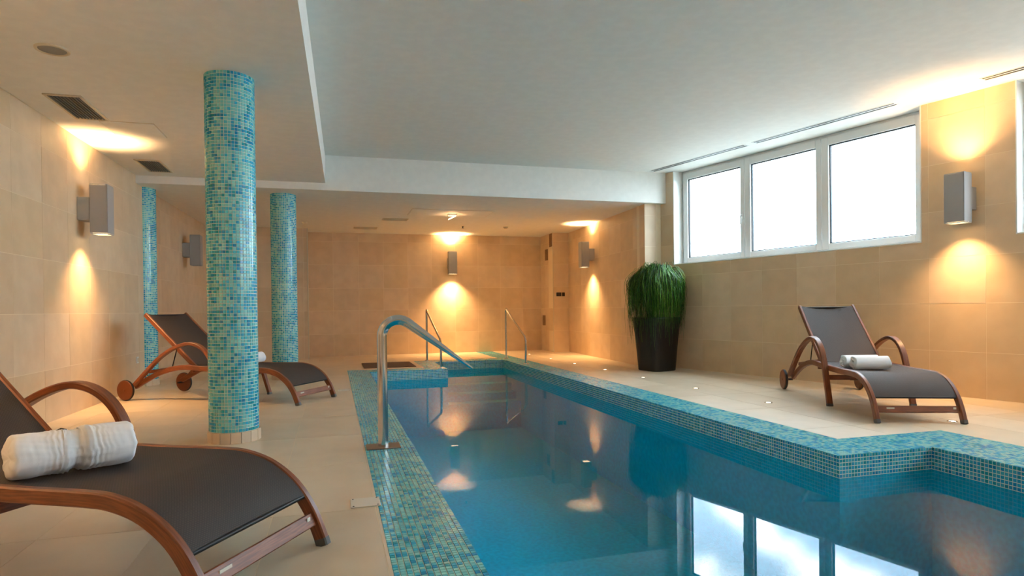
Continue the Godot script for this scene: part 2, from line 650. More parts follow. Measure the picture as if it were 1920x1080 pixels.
func pool() -> void:
	make_tile()
	var inner := pool_inner()
	var outer := pool_outer()
	var pitch := 0.0248
	# coping: a grout bed round the basin with mosaic on top and on the face down to the water
	var bed := begin()
	var strips := [rect(0.205, -10.84, 0.553, 2.0), rect(0.553, -10.84, 1.84, -10.45), rect(1.49, -12.33, 1.84, -10.84), rect(1.84, -12.33, 3.21, -11.93), rect(3.2, -14.36, 3.6, -12.33), PackedVector2Array([Vector2(3.21, -12.33), Vector2(3.6, -12.33), Vector2(3.61, -3.405), Vector2(3.225, -3.405)]), rect(3.61, -3.83, 4.61, -3.405), rect(4.013, -3.405, 4.61, 2.0), rect(0.553, 1.6, 4.013, 2.0)]
	for q in strips:
		prism(bed, q, Vector3.ZERO, Vector3.RIGHT, Vector3.BACK, Vector3.UP, -0.156, -0.005)
	var cp := thing("pool_coping", "blue and aqua mosaic coping round the swimming pool", "pool edge")
	put(cp, "grout_bed", bed.commit(), M.mosaic_grout)
	var xfs := []
	var cols := []
	var flat := Basis(Vector3.RIGHT, -PI / 2)
	var near := 0
	for q: PackedVector2Array in strips:
		var lo := q[0]
		var hi := q[0]
		for p in q:
			lo = lo.min(p)
			hi = hi.max(p)
		var nx := maxi(1, roundi((hi.x - lo.x) / pitch))
		var px := (hi.x - lo.x) / nx
		var nz := maxi(1, roundi((hi.y - lo.y) / pitch))
		var pz := (hi.y - lo.y) / nz
		for j in nz:
			var z := lo.y + (j + 0.5) * pz
			if z > -0.6:
				break
			var x0 := lo.x
			if q[0].x == 3.21:
				x0 = lerpf(3.21, 3.225, (z - lo.y) / (hi.y - lo.y))
			for i in nx:
				var x := x0 + (i + 0.5) * px * (0.985 if q[0].x == 3.21 else 1.0)
				var c := tile_color(patch.get_noise_2d(x, z))
				var xf := Transform3D(flat, Vector3(x, -0.004, z))
				if x < 0.553 and z > -2.86 and z < -2.30 and near < 300:
					near += 1
					put(cp, "mosaic_tile", tile_mesh, M["mosaic_%d" % c], xf)
				else:
					xfs.append(xf)
					cols.append(c)
	for k in inner.size():
		var a := inner[k]
		var b := inner[(k + 1) % inner.size()]
		if maxf(a.y, b.y) > 1.5 and a.y == b.y:
			continue
		var d := (b - a).normalized()
		var nrm := Vector2(-d.y, d.x)
		if not Geometry2D.is_point_in_polygon((a + b) * 0.5 + nrm * 0.02, inner):
			nrm = -nrm
		var basis := Basis(Vector3.UP.cross(v3(nrm)), Vector3.UP, v3(nrm))
		var n := roundi(a.distance_to(b) / pitch)
		for i in n:
			var p := a.lerp(b, (i + 0.5) / n)
			if p.y > -0.6:
				continue
			for r in 6:
				xfs.append(Transform3D(basis, v3(p - nrm * 0.003, -0.0145 - 0.0253 * r)))
				cols.append([2, 3, 5, 5, 4, 2, 3][rng.randi_range(0, 6)])
	mosaic(cp, xfs, cols)
	# basin
	var deep := -1.12
	var st := begin()
	prism(st, inner, Vector3.ZERO, Vector3.RIGHT, Vector3.BACK, Vector3.UP, deep - 0.2, deep)
	for k in inner.size():
		var a := inner[k]
		var b := inner[(k + 1) % inner.size()]
		var d := (b - a).normalized()
		var nrm := Vector2(-d.y, d.x)
		if Geometry2D.is_point_in_polygon((a + b) * 0.5 + nrm * 0.02, inner):
			nrm = -nrm
		var e0 := -0.002 if Geometry2D.is_point_in_polygon(a - d * 0.05 - nrm * 0.05, inner) else 0.2
		var e1 := -0.002 if Geometry2D.is_point_in_polygon(b + d * 0.05 - nrm * 0.05, inner) else 0.2
		prism(st, rect(-e0, deep - 0.2, a.distance_to(b) + e1, -0.156), v3(a), v3(d), Vector3.UP, v3(nrm), 0.0, 0.2)
	var basin := struct("pool_basin", st.commit(), M.pool_lining, "deep blue lining of the swimming pool under the water", "pool")
	for k in 4:
		var y1 := -0.26 - 0.13 * k
		var z1 := -11.93 + 0.3 * (k + 1)
		put(basin, "step", box(Vector3(1.36, y1 - deep, 0.3), 0.0, Vector3(2.525, (y1 + deep) * 0.5, z1 - 0.15)), M.pool_lining)
	var wst := begin()
	var ids := Geometry2D.triangulate_polygon(inner)
	for k in range(0, ids.size(), 3):
		var p := []
		for j in 3:
			p.append(v3(inner[ids[k + j]], WATER_Y))
		tri(wst, p, [Vector3.UP, Vector3.UP, Vector3.UP], [Vector2.ZERO, Vector2.ZERO, Vector2.ZERO])
	var w := put(self, "pool_water", wst.commit(), M.water)
	tag(w, "still blue pool water mirroring the windows", "water")


# ---------------------------------------------------------------- windows
func windows() -> void:
	window(right_at(-0.065), RD, "window_1")
	window(right_at(4.615), RD, "window_2")
	window(right_at(9.295), RD, "window_3")


func window(from: Vector2, along: Vector2, called: String) -> void:
	var o := Node3D.new()
	o.name = called
	add_child(o)
	o.set_meta("kind", "structure")
	# own axes: x along the wall, y up, z into the room; z = 0 at the wall face
	o.transform = Transform3D(Basis(v3(along), Vector3.UP, v3(along).cross(Vector3.UP)), v3(from))
	var w := 3.80
	var y0 := 1.69
	var y1 := CEIL_Y
	var zf := -0.225
	var st := begin()
	for b in [[w * 0.5, y0 + 0.03, w, 0.06], [w * 0.5, y1 - 0.03, w, 0.06], [0.03, (y0 + y1) * 0.5, 0.06, y1 - y0], [w - 0.03, (y0 + y1) * 0.5, 0.06, y1 - y0]]:
		add_box(st, Vector3(b[0], b[1], zf - 0.01), Vector3(b[2], b[3], 0.07), 0.004)
	put(o, "frame", st.commit(), M.white_frame)
	var edges := [0.0, 1.265, 2.485, 3.80]
	var glass := [[0.14, 1.19], [1.369, 2.407], [2.587, 3.65]]
	for k in 3:
		var a: float = edges[k] + (0.05 if k == 0 else 0.004)
		var b: float = edges[k + 1] - (0.05 if k == 2 else 0.004)
		var g0: float = glass[k][0]
		var g1: float = glass[k][1]
		var lo := 1.725
		var hi := 3.195
		var gl := 1.805
		var gh := 3.09
		var ss := begin()
		add_box(ss, Vector3((a + g0) * 0.5, (lo + hi) * 0.5, zf + 0.02), Vector3(g0 - a, hi - lo, 0.06), 0.005)
		add_box(ss, Vector3((b + g1) * 0.5, (lo + hi) * 0.5, zf + 0.02), Vector3(b - g1, hi - lo, 0.06), 0.005)
		add_box(ss, Vector3((g0 + g1) * 0.5, (lo + gl) * 0.5, zf + 0.02), Vector3(g1 - g0, gl - lo, 0.06), 0.005)
		add_box(ss, Vector3((g0 + g1) * 0.5, (hi + gh) * 0.5, zf + 0.02), Vector3(g1 - g0, hi - gh, 0.06), 0.005)
		var sash := put(o, "sash", ss.commit(), M.white_frame)
		var gs := begin()
		add_box(gs, Vector3(g0 + 0.006, (gl + gh) * 0.5, zf + 0.008), Vector3(0.012, gh - gl, 0.034))
		add_box(gs, Vector3(g1 - 0.006, (gl + gh) * 0.5, zf + 0.008), Vector3(0.012, gh - gl, 0.034))
		add_box(gs, Vector3((g0 + g1) * 0.5, gl + 0.006, zf + 0.008), Vector3(g1 - g0, 0.012, 0.034))
		add_box(gs, Vector3((g0 + g1) * 0.5, gh - 0.006, zf + 0.008), Vector3(g1 - g0, 0.012, 0.034))
		put(sash, "seal", gs.commit(), M.rubber)
		var ps := begin()
		quad(ps, Vector3(g0, gl, zf), Vector3(g1, gl, zf), Vector3(g1, gh, zf), Vector3(g0, gh, zf), Vector3.BACK)
		put(sash, "pane", ps.commit(), M.glass)
		if k == 0:
			var hs := begin()
			add_box(hs, Vector3(b - 0.035, 2.33, zf + 0.056), Vector3(0.03, 0.075, 0.012), 0.004)
			add_box(hs, Vector3(b - 0.035, 2.345, zf + 0.075), Vector3(0.02, 0.02, 0.03), 0.004)
			add_box(hs, Vector3(b - 0.035, 2.285, zf + 0.093), Vector3(0.02, 0.14, 0.014), 0.005)
			put(sash, "handle", hs.commit(), M.white_frame)
		for y in [1.9, 3.0]:
			put(sash, "hinge", box(Vector3(0.018, 0.07, 0.018), 0.004, Vector3(edges[k] + 0.02 if k == 0 else edges[k + 1] - 0.004, y, zf + 0.055)), M.white_frame)
	var rs := begin()
	add_box(rs, Vector3(0.006, (y0 + y1) * 0.5, -0.1), Vector3(0.012, y1 - y0, 0.206))
	add_box(rs, Vector3(w - 0.006, (y0 + y1) * 0.5, -0.1), Vector3(0.012, y1 - y0, 0.206))
	put(o, "jamb_lining", rs.commit(), M.white_frame)
	put(o, "sill", box(Vector3(w, 0.016, 0.21), 0.003, Vector3(w * 0.5, y0 + 0.008, -0.1)), M.white_frame)


# ---------------------------------------------------------------- columns
func columns() -> void:
	column(Vector3(-0.762, 0, -5.32), SOFFIT_Y, "tall aqua mosaic column in front, standing beside the foreground lounger", true)
	column(Vector3(-0.700, 0, -9.86), BACK_Y, "aqua mosaic column standing alone behind the foot of the middle lounger", true)
	column(Vector3(-2.555, 0, -9.78), BACK_Y, "narrow aqua mosaic column half sunk into the left wall", false)


func column(at: Vector3, h: float, label: String, whole: bool) -> void:
	var r := 0.178
	var c := thing("mosaic_column", label, "column", at, "mosaic columns")
	put(c, "core", lathe([Vector2(r, 0.0), Vector2(r, h)], 64), M.mosaic_grout)
	var n := 45
	var xfs := []
	var cols := []
	var pitch := TAU * (r + 0.002) / n
	var rows := int((h - 0.075) / pitch)
	for j in rows:
		for i in n:
			var t := TAU * (i + 0.5) / n
			var d := Vector3(cos(t), 0, sin(t))
			if not whole and d.x < -0.1:
				continue
			var p := d * (r - 0.0005) + Vector3(0, 0.085 + (j + 0.5) * (h - 0.085) / rows, 0)
			xfs.append(Transform3D(Basis(Vector3.UP.cross(d), Vector3.UP, d), p))
			cols.append(tile_color(patch.get_noise_3d(t * 0.3 + at.x * 7.0, p.y * 0.7, at.z) + 0.06))
	mosaic(c, xfs, cols)
	var m := 16
	for i in m:
		var t := TAU * (i + 0.5) / m
		var d := Vector3(cos(t), 0, sin(t))
		if not whole and d.x < -0.1:
			continue
		put(c, "skirting_tile", box(Vector3(TAU * 0.188 / m - 0.002, 0.084, 0.012), 0.001), M.skirting, Transform3D(Basis(Vector3.UP.cross(d), Vector3.UP, d), d * 0.186 + Vector3(0, 0.042, 0)))


# ---------------------------------------------------------------- wall lamps
func sconces() -> void:
	sconce(Vector3(left_x(-7.515), 2.09, -7.515), Vector3(1, 0, 0.016), "grey up-and-down wall lamp on the left wall, nearest", 2.1)
	sconce(Vector3(left_x(-11.85), 2.07, -11.85), Vector3(1, 0, 0.016), "grey wall lamp on the left wall, unlit and partly behind the tall column", 0.0)
	sconce(Vector3(2.63, 2.07, -14.36), Vector3(0, 0, 1), "grey up-and-down wall lamp centred on the far wall", 4.6)
	sconce(Vector3(5.135, 2.09, -11.9), Vector3(-1, 0, -0.047), "grey up-and-down wall lamp beyond the potted plant", 3.2)
	sconce(v3(right_at(4.185), 2.10), v3(RN), "grey up-and-down wall lamp beside the white window, above the right lounger", 1.7)
	# the row goes on past the picture's edges: their warm light reaches the foreground
	sconce(Vector3(left_x(-3.16), 2.09, -3.16), Vector3(1, 0, 0.016), "grey wall lamp on the left wall, out of view beside the foreground lounger")
	sconce(Vector3(left_x(1.17), 2.09, 1.17), Vector3(1, 0, 0.016), "grey wall lamp on the left wall, behind the viewer")
	sconce(v3(right_at(8.855), 2.10), v3(RN), "grey wall lamp on the window wall, behind the viewer")


func sconce(at: Vector3, n: Vector3, label: String, power := 2.5) -> void:
	n = n.normalized()
	var o := thing("wall_lamp", label, "wall lamp", at, "up-and-down wall lamps")
	o.basis = Basis(Vector3.UP.cross(n), Vector3.UP, n)
	put(o, "mount", box(Vector3(0.178, 0.24, 0.117), 0.005, Vector3(0, 0.0, 0.0585)), M.sconce_grey)
	var zc := 0.117 + 0.0825
	var st := begin()
	add_box(st, Vector3(0, 0, zc + 0.0785), Vector3(0.19, 0.50, 0.008), 0.002)
	add_box(st, Vector3(0, 0, zc - 0.0785), Vector3(0.19, 0.50, 0.008), 0.002)
	add_box(st, Vector3(0.091, 0, zc), Vector3(0.008, 0.50, 0.165), 0.002)
	add_box(st, Vector3(-0.091, 0, zc), Vector3(0.008, 0.50, 0.165), 0.002)
	add_box(st, Vector3(0, 0, zc), Vector3(0.18, 0.36, 0.155))
	put(o, "body", st.commit(), M.sconce_grey)
	for s in [-1.0, 1.0]:
		var rs := begin()
		for b in [[0.0, 0.0745, 0.186, 0.012], [0.0, -0.0745, 0.186, 0.012], [0.087, 0.0, 0.012, 0.161], [-0.087, 0.0, 0.012, 0.161]]:
			add_box(rs, Vector3(b[0], s * 0.256, zc + b[1]), Vector3(b[2], 0.010, b[3]), 0.002)
		put(o, "rim", rs.commit(), M.sconce_grey)
		put(o, "lamp_lens", box(Vector3(0.166, 0.006, 0.141), 0.0, Vector3(0, s * 0.243, zc)), M.lamp_glass if power > 0.0 else M.white_frame)
		if power <= 0.0:
			continue
		var l := SpotLight3D.new()
		l.name = "lamp_beam"
		l.light_color = Color8(255, 202, 140)
		l.light_energy = power
		l.light_size = 0.05
		l.spot_angle = 56.0
		l.spot_angle_attenuation = 1.0
		l.spot_range = 20.0
		l.spot_attenuation = 2.0
		l.shadow_enabled = true
		o.add_child(l, true)
		l.position = Vector3(0, s * 0.252, zc)
		l.rotation = Vector3(PI / 2 * s, 0, 0)


# ---------------------------------------------------------------- what hangs in or on the ceilings
func ceiling_fittings() -> void:
	grille(-2.155, -6.39, 0.285, 0.70, SOFFIT_Y, 9, "dark slatted air grille in the left ceiling, nearest")
	grille(-2.12, -8.70, 0.285, 0.66, SOFFIT_Y, 9, "dark slatted air grille in the left ceiling, farther")
	var p := thing("access_panel", "flush square access panel beside the ceiling air grille", "ceiling panel", Vector3(-1.88, SOFFIT_Y, -7.02))
	put(p, "panel", box(Vector3(0.455, 0.01, 0.495), 0.002, Vector3(0, -0.005, 0)), M.paint)
	put(p, "panel_frame", frame(0.47, 0.51, 0.006, 0.006), M.cream)
	p = thing("access_panel", "wide flush access panel in the ceiling of the far alcove", "ceiling panel", Vector3(2.03, BACK_Y, -11.08))
	put(p, "panel", box(Vector3(1.43, 0.008, 0.72), 0.002, Vector3(0, -0.004, 0)), M.paint)
	put(p, "panel_frame", frame(1.45, 0.74, 0.006, 0.005), M.cream)
	for v in [[1.145, -12.04, "slim pale air vent in the far ceiling beside the access panel"], [0.66, -13.40, "slim pale air vent in the far ceiling close to the wall"]]:
		p = thing("air_vent", v[2], "air vent", Vector3(v[0], BACK_Y, v[1]), "slim ceiling vents")
		put(p, "vent_frame", frame(0.48, 0.26, 0.02, 0.012), M.cream)
		for k in 5:
			put(p, "slat", box(Vector3(0.44, 0.006, 0.03), 0.0, Vector3(0, -0.008, -0.088 + 0.044 * k), Basis(Vector3.RIGHT, 0.5)), M.cream)
		put(p, "backing", box(Vector3(0.44, 0.002, 0.22), 0.0, Vector3(0, -0.001, 0)), M.grille_grey)
	var sp := thing("ceiling_speaker", "round ceiling speaker with a cream ring and grey grille", "speaker", Vector3(-1.845, SOFFIT_Y, -5.03))
	put(sp, "ring", lathe([Vector2(0.105, 0.0), Vector2(0.103, -0.010), Vector2(0.09, -0.013), Vector2(0.084, -0.006)], 40), M.cream)
	put(sp, "speaker_grille", lathe([Vector2(0.085, -0.006), Vector2(0.04, -0.010), Vector2(0.0, -0.011)], 40), M.grille_grey)
	# slot diffusers along the window wall
	for d in [[0.0, 1.86, "long slot air diffuser in the ceiling above the left half of the window"], [1.99, 3.86, "long slot air diffuser in the ceiling above the right half of the window"], [4.68, 6.6, "long slot air diffuser in the ceiling by the picture's right edge"]]:
		var a: Vector2 = Vector2(5.045, -9.24) + RD * d[0]
		var l: float = d[1] - d[0]
		var o := thing("slot_diffuser", d[2], "air diffuser", v3(a + RD * l * 0.5, CEIL_Y), "slot diffusers")
		o.basis = Basis(v3(RD), Vector3.UP, v3(RD).cross(Vector3.UP))
		put(o, "diffuser_frame", frame(l, 0.120, 0.012, 0.005), M.white_frame)
		put(o, "divider", box(Vector3(l - 0.03, 0.004, 0.020), 0.0, Vector3(0, -0.002, 0)), M.white_frame)
		put(o, "backing", box(Vector3(l - 0.02, 0.002, 0.100), 0.0, Vector3(0, -0.001, 0)), M.rubber)
	for d in [[3.50, -12.70, "small round smoke detector on the far ceiling near the right corner"], [-0.52, -12.73, "small round smoke detector on the far ceiling near the left corner"]]:
		var o := thing("smoke_detector", d[2], "smoke detector", Vector3(d[0], BACK_Y, d[1]), "smoke detectors")
		put(o, "base", lathe([Vector2(0.055, 0.0), Vector2(0.055, -0.012), Vector2(0.05, -0.014)], 24), M.cream)
		put(o, "sensor", lathe([Vector2(0.048, -0.012), Vector2(0.042, -0.032), Vector2(0.028, -0.042), Vector2(0.0, -0.044)], 24), M.cream)
	var s := thing("sprinkler", "tiny dark sprinkler head on the far ceiling", "sprinkler", Vector3(2.60, BACK_Y, -12.77))
	put(s, "escutcheon", lathe([Vector2(0.03, 0.0), Vector2(0.024, -0.006), Vector2(0.012, -0.008)], 20), M.steel)
	put(s, "head", lathe([Vector2(0.012, -0.006), Vector2(0.012, -0.035), Vector2(0.024, -0.038), Vector2(0.024, -0.042), Vector2(0.0, -0.043)], 20), M.black)
	var e := thing("emergency_light", "small bright tilted emergency light under the far ceiling panel", "lamp", Vector3(2.08, BACK_Y - 0.009, -11.17))
	put(e, "bracket", box(Vector3(0.15, 0.03, 0.10), 0.006, Vector3(0, -0.015, 0)), M.white_frame)
	put(e, "lamp_plate", box(Vector3(0.14, 0.012, 0.11), 0.003, Vector3(0.0, -0.06, 0.0), Basis(Vector3.BACK, 0.45)), M.lamp_glass)
	put(e, "arm", box(Vector3(0.012, 0.05, 0.012), 0.0, Vector3(0, -0.045, 0)), M.steel)
	var l := OmniLight3D.new()
	l.name = "lamp_glow"
	l.light_color = Color8(255, 196, 134)
	l.light_energy = 0.04
	l.light_size = 0.04
	l.omni_range = 20.0
	l.omni_attenuation = 2.0
	l.shadow_enabled = true
	e.add_child(l)
	l.position = Vector3(0, -0.09, 0)


# a rectangular frame hanging below y = 0
func frame(w: float, d: float, t: float, h: float) -> ArrayMesh:
	var st := begin()
	add_box(st, Vector3(0, -h * 0.5, d * 0.5 - t * 0.5), Vector3(w, h, t), h * 0.2)
	add_box(st, Vector3(0, -h * 0.5, -d * 0.5 + t * 0.5), Vector3(w, h, t), h * 0.2)
	add_box(st, Vector3(w * 0.5 - t * 0.5, -h * 0.5, 0), Vector3(t, h, d - 2 * t), h * 0.2)
	add_box(st, Vector3(-w * 0.5 + t * 0.5, -h * 0.5, 0), Vector3(t, h, d - 2 * t), h * 0.2)
	return st.commit()


func grille(x: float, z: float, w: float, d: float, y: float, n: int, label: String) -> void:
	var o := thing("air_grille", label, "air grille", Vector3(x, y, z), "slatted air grilles")
	put(o, "grille_frame", frame(w, d, 0.026, 0.012), M.cream)
	put(o, "backing", box(Vector3(w - 0.05, 0.002, d - 0.05), 0.0, Vector3(0, -0.001, 0)), M.black)
	for k in n:
		put(o, "slat", box(Vector3(0.005, 0.011, d - 0.052), 0.0, Vector3((k + 0.5) / n * (w - 0.052) - (w - 0.052) * 0.5, -0.007, 0)), M.grille_grey)


# ---------------------------------------------------------------- loungers
const RAIL := [Vector2(2.18, 0.150), Vector2(1.95, 0.265), Vector2(1.80, 0.325), Vector2(1.62, 0.37), Vector2(1.45, 0.385), Vector2(1.2, 0.373), Vector2(0.86, 0.366), Vector2(0.50, 0.37), Vector2(0.37, 0.362), Vector2(0.25, 0.325), Vector2(0.14, 0.25), Vector2(0.06, 0.145), Vector2(0.008, 0.028)]
const ARM := [Vector2(2.15, 0.175), Vector2(1.92, 0.38), Vector2(1.77, 0.50), Vector2(1.62, 0.585), Vector2(1.47, 0.64), Vector2(1.35, 0.655), Vector2(1.23, 0.625), Vector2(1.13, 0.55), Vector2(1.06, 0.43), Vector2(1.0, 0.25), Vector2(0.92, 0.022)]


func side_path(pts: Array, z: float) -> Array:
	var out := []
	for p in curve(pts, 5):
		out.append(Vector3(p.x, p.y, z))
	return out


func sheet(path: Array, half: float, thick: float, sag: float) -> ArrayMesh:   # path: (x, y) pairs; a cloth as thick as it is, closed all round
	var st := begin()
	var n := path.size()
	var m := 8
	var P := []
	var along := 0.0
	for i in n:
		if i > 0:
			along += path[i].distance_to(path[i - 1])
		var t: Vector2 = (path[mini(i + 1, n - 1)] - path[maxi(i - 1, 0)]).normalized()
		var nn := Vector3(t.y, -t.x, 0.0)
		if nn.y < 0.0:
			nn = -nn
		var row := []
		for k in m + 1:
			var f := 2.0 * k / m - 1.0
			var p := Vector3(path[i].x, path[i].y, f * half) - nn * sag * (1.0 - f * f)
			row.append([p, nn, Vector2(along, f * half)])
		P.append(row)
	for i in n - 1:
		for k in m:
			var q := [P[i][k], P[i + 1][k], P[i + 1][k + 1], P[i][k + 1]]
			for s in [0.0, 1.0]:
				var pp := []
				var ns := []
				for c in q:
					pp.append(c[0] - c[1] * thick * s)
					ns.append(c[1] * (1.0 - 2.0 * s))
				tri(st, [pp[0], pp[1], pp[2]], [ns[0], ns[1], ns[2]], [q[0][2], q[1][2], q[2][2]])
				tri(st, [pp[0], pp[2], pp[3]], [ns[0], ns[2], ns[3]], [q[0][2], q[2][2], q[3][2]])
	for i in [0, n - 1]:
		for k in m:
			var a = P[i][k]
			var b = P[i][k + 1]
			quad(st, a[0], b[0], b[0] - b[1] * thick, a[0] - a[1] * thick, Vector3(1 if i == 0 else -1, 0, 0))
	for k in [0, m]:
		for i in n - 1:
			var a = P[i][k]
			var b = P[i + 1][k]
			quad(st, a[0], b[0], b[0] - b[1] * thick, a[0] - a[1] * thick, Vector3(0, 0, -1 if k == 0 else 1))
	return st.commit()


func lounger(label: String) -> Node3D:
	var o := thing("sun_lounger", label, "sun lounger", Vector3.ZERO, "wooden sun loungers")
	var Z := Vector3.BACK
	for s in [-1.0, 1.0]:
		put(o, "side_rail", sweep(side_path(RAIL, 0.34 * s), block(0.036, 0.056, 0.006), Z, false), M.wood)
		put(o, "armrest", sweep(side_path(ARM, 0.386 * s), block(0.056, 0.036, 0.006), Z, false), M.wood)
		put(o, "back_stile", bar(Vector3(1.34, 0.355, 0.292 * s), Vector3(2.075, 0.985, 0.292 * s), 0.03, 0.052, Z, 0.006), M.wood)
		put(o, "adjuster_rail", bar(Vector3(1.99, 0.325, 0.325 * s), Vector3(1.40, 0.405, 0.325 * s), 0.026, 0.036, Z, 0.004), M.wood)
		put(o, "prop_rod", sweep([Vector3(1.62, 0.585, 0.305 * s), Vector3(1.69, 0.37, 0.305 * s)], ring(0.006, 8), Z, true), M.dark_metal)
		var cap := bar(Vector3(0.008, 0.030, 0.34 * s), Vector3(-0.002, 0.0, 0.34 * s), 0.038, 0.058, Z, 0.006)
		put(o, "foot_cap", cap, M.cap_grey)
		put(o, "foot_cap", bar(Vector3(0.922, 0.024, 0.386 * s), Vector3(0.914, 0.0, 0.386 * s), 0.057, 0.037, Z, 0.004), M.cap_grey)
		var wheel := put(o, "wheel", lathe([Vector2(0.0, 0.019), Vector2(0.108, 0.019), Vector2(0.114, 0.014), Vector2(0.114, -0.014), Vector2(0.108, -0.019), Vector2(0.0, -0.019)], 40), M.wood, Transform3D(Basis(Vector3.RIGHT, PI / 2), Vector3(2.235, 0.118, 0.427 * s)))
		put(o, "axle", sweep([Vector3(2.235, 0.118, 0.325 * s), Vector3(2.235, 0.118, 0.43 * s)], ring(0.012, 12), Vector3.RIGHT, true), M.dark_metal)
		put(wheel, "tyre", lathe([Vector2(0.113, 0.012), Vector2(0.118, 0.010), Vector2(0.119, 0.0), Vector2(0.118, -0.010), Vector2(0.113, -0.012)], 40), M.rubber)
		put(wheel, "hub_cap", lathe([Vector2(0.016, 0.0), Vector2(0.016, 0.022), Vector2(0.010, 0.025), Vector2(0.0, 0.025)], 16), M.wood, Transform3D(Basis(Vector3.RIGHT, 0.0 if s > 0 else PI), Vector3.ZERO))
	put(o, "crossbar", bar(Vector3(0.044, 0.112, -0.325), Vector3(0.044, 0.112, 0.325), 0.024, 0.058, Basis(Vector3.BACK, -0.42) * Vector3.RIGHT, 0.004), M.wood)
	put(o, "stretcher", bar(Vector3(1.018, 0.275, -0.365), Vector3(1.018, 0.275, 0.365), 0.03, 0.05, Vector3.RIGHT, 0.004), M.wood)
	put(o, "stretcher", bar(Vector3(1.40, 0.345, -0.325), Vector3(1.40, 0.345, 0.325), 0.03, 0.045, Vector3.RIGHT, 0.004), M.wood)
	put(o, "back_bar", sweep([Vector3(2.055, 0.972, -0.29), Vector3(2.055, 0.972, 0.29)], ring(0.012, 10), Vector3.RIGHT, true), M.dark_metal)
	var seat := []
	for p in curve(RAIL, 6):
		if p.x < 1.43 and p.x > 0.085:
			seat.append(p)
	var lifted := []
	for i in seat.size():
		var t: Vector2 = (seat[mini(i + 1, seat.size() - 1)] - seat[maxi(i - 1, 0)]).normalized()
		var nn := Vector2(t.y, -t.x)
		if nn.y < 0.0:
			nn = -nn
		lifted.append(seat[i] + nn * 0.023)
	put(o, "seat_sling", sheet(lifted, 0.323, 0.004, 0.012), M.sling)
	var end: Vector2 = lifted[-1]
	put(o, "front_bar", sweep([Vector3(end.x + 0.006, end.y - 0.008, -0.33), Vector3(end.x + 0.006, end.y - 0.008, 0.33)], ring(0.009, 10), Vector3.RIGHT, true), M.dark_metal)
	var back := []
	for k in 13:
		back.append(Vector2(1.385, 0.395).lerp(Vector2(2.06, 0.975), k / 12.0) + Vector2(-0.012, 0.014))
	put(o, "back_sling", sheet(back, 0.277, 0.004, 0.02), M.sling)
	var tb := Basis(Vector3.BACK, -0.42)
	for z in [-0.22, 0.285]:
		put(o, "maker_plate", box(Vector3(0.002, 0.018 if z < 0 else 0.026, 0.062 if z < 0 else 0.022), 0.0, Vector3(0.044, 0.112, z) + tb * Vector3(-0.0125, 0.003, 0)), M.plate_steel)
	return o


func loungers() -> void:
	var a := lounger("wooden lounger with a dark sling in the foreground, a white robe on it")
	var group := "wooden sun loungers"
	a.position = Vector3(-0.2265, 0, -2.497)
	a.rotation.y = -deg_to_rad(210.1)
	var b := a.duplicate()
	b.name = numbered("sun_lounger")
	add_child(b)
	b.position = Vector3(-0.1904, 0, -7.2824)
	b.rotation.y = -deg_to_rad(-147.68)
	tag(b, "wooden lounger behind the tall mosaic column, its wheels by the left wall", "sun lounger", group)
	var c := a.duplicate()
	c.name = numbered("sun_lounger")
	add_child(c)
	c.position = Vector3(4.7119, 0, -4.0954)
	c.rotation.y = -deg_to_rad(-67.22)
	tag(c, "wooden lounger across the pool under the window, with rolled towels", "sun lounger", group)
	# white bathrobe rolled and tied, on the foreground lounger
	var robe := thing("bathrobe", "white bathrobe rolled up and tied with its belt on the foreground lounger", "bathrobe", a.transform * Vector3(0.845, 0.386, -0.085))
	robe.rotation.y = a.rotation.y - 0.49
	put(robe, "roll", robe_mesh(), M.cotton)
	put(robe, "belt", belt_mesh(), M.cotton)
	put(robe, "hanger_loop", sweep([Vector3(-0.004, 0.160, -0.055), Vector3(-0.010, 0.170, -0.036), Vector3(-0.004, 0.162, -0.018)], block(0.010, 0.004, 0.001), Vector3(1, 0, 0), false), M.black)
	for t in [[c, Vector3(0.74, 0.389, -0.085), 0.16, 0.34, "front one of two white towels rolled up on the far lounger"], [c, Vector3(0.885, 0.389, -0.12), 0.16, 0.34, "rear one of two white towels rolled up on the far lounger"], [b, Vector3(0.98, 0.402, 0.15), 0.0, 0.34, "white rolled towel on the middle lounger, peeping out behind the column"]]:
		var host: Node3D = t[0]
		var o := thing("towel", t[4], "towel", host.transform * t[1], "rolled white towels")
		o.rotation.y = host.rotation.y + t[2]
		put(o, "roll", towel_mesh(t[3]), M.cotton)


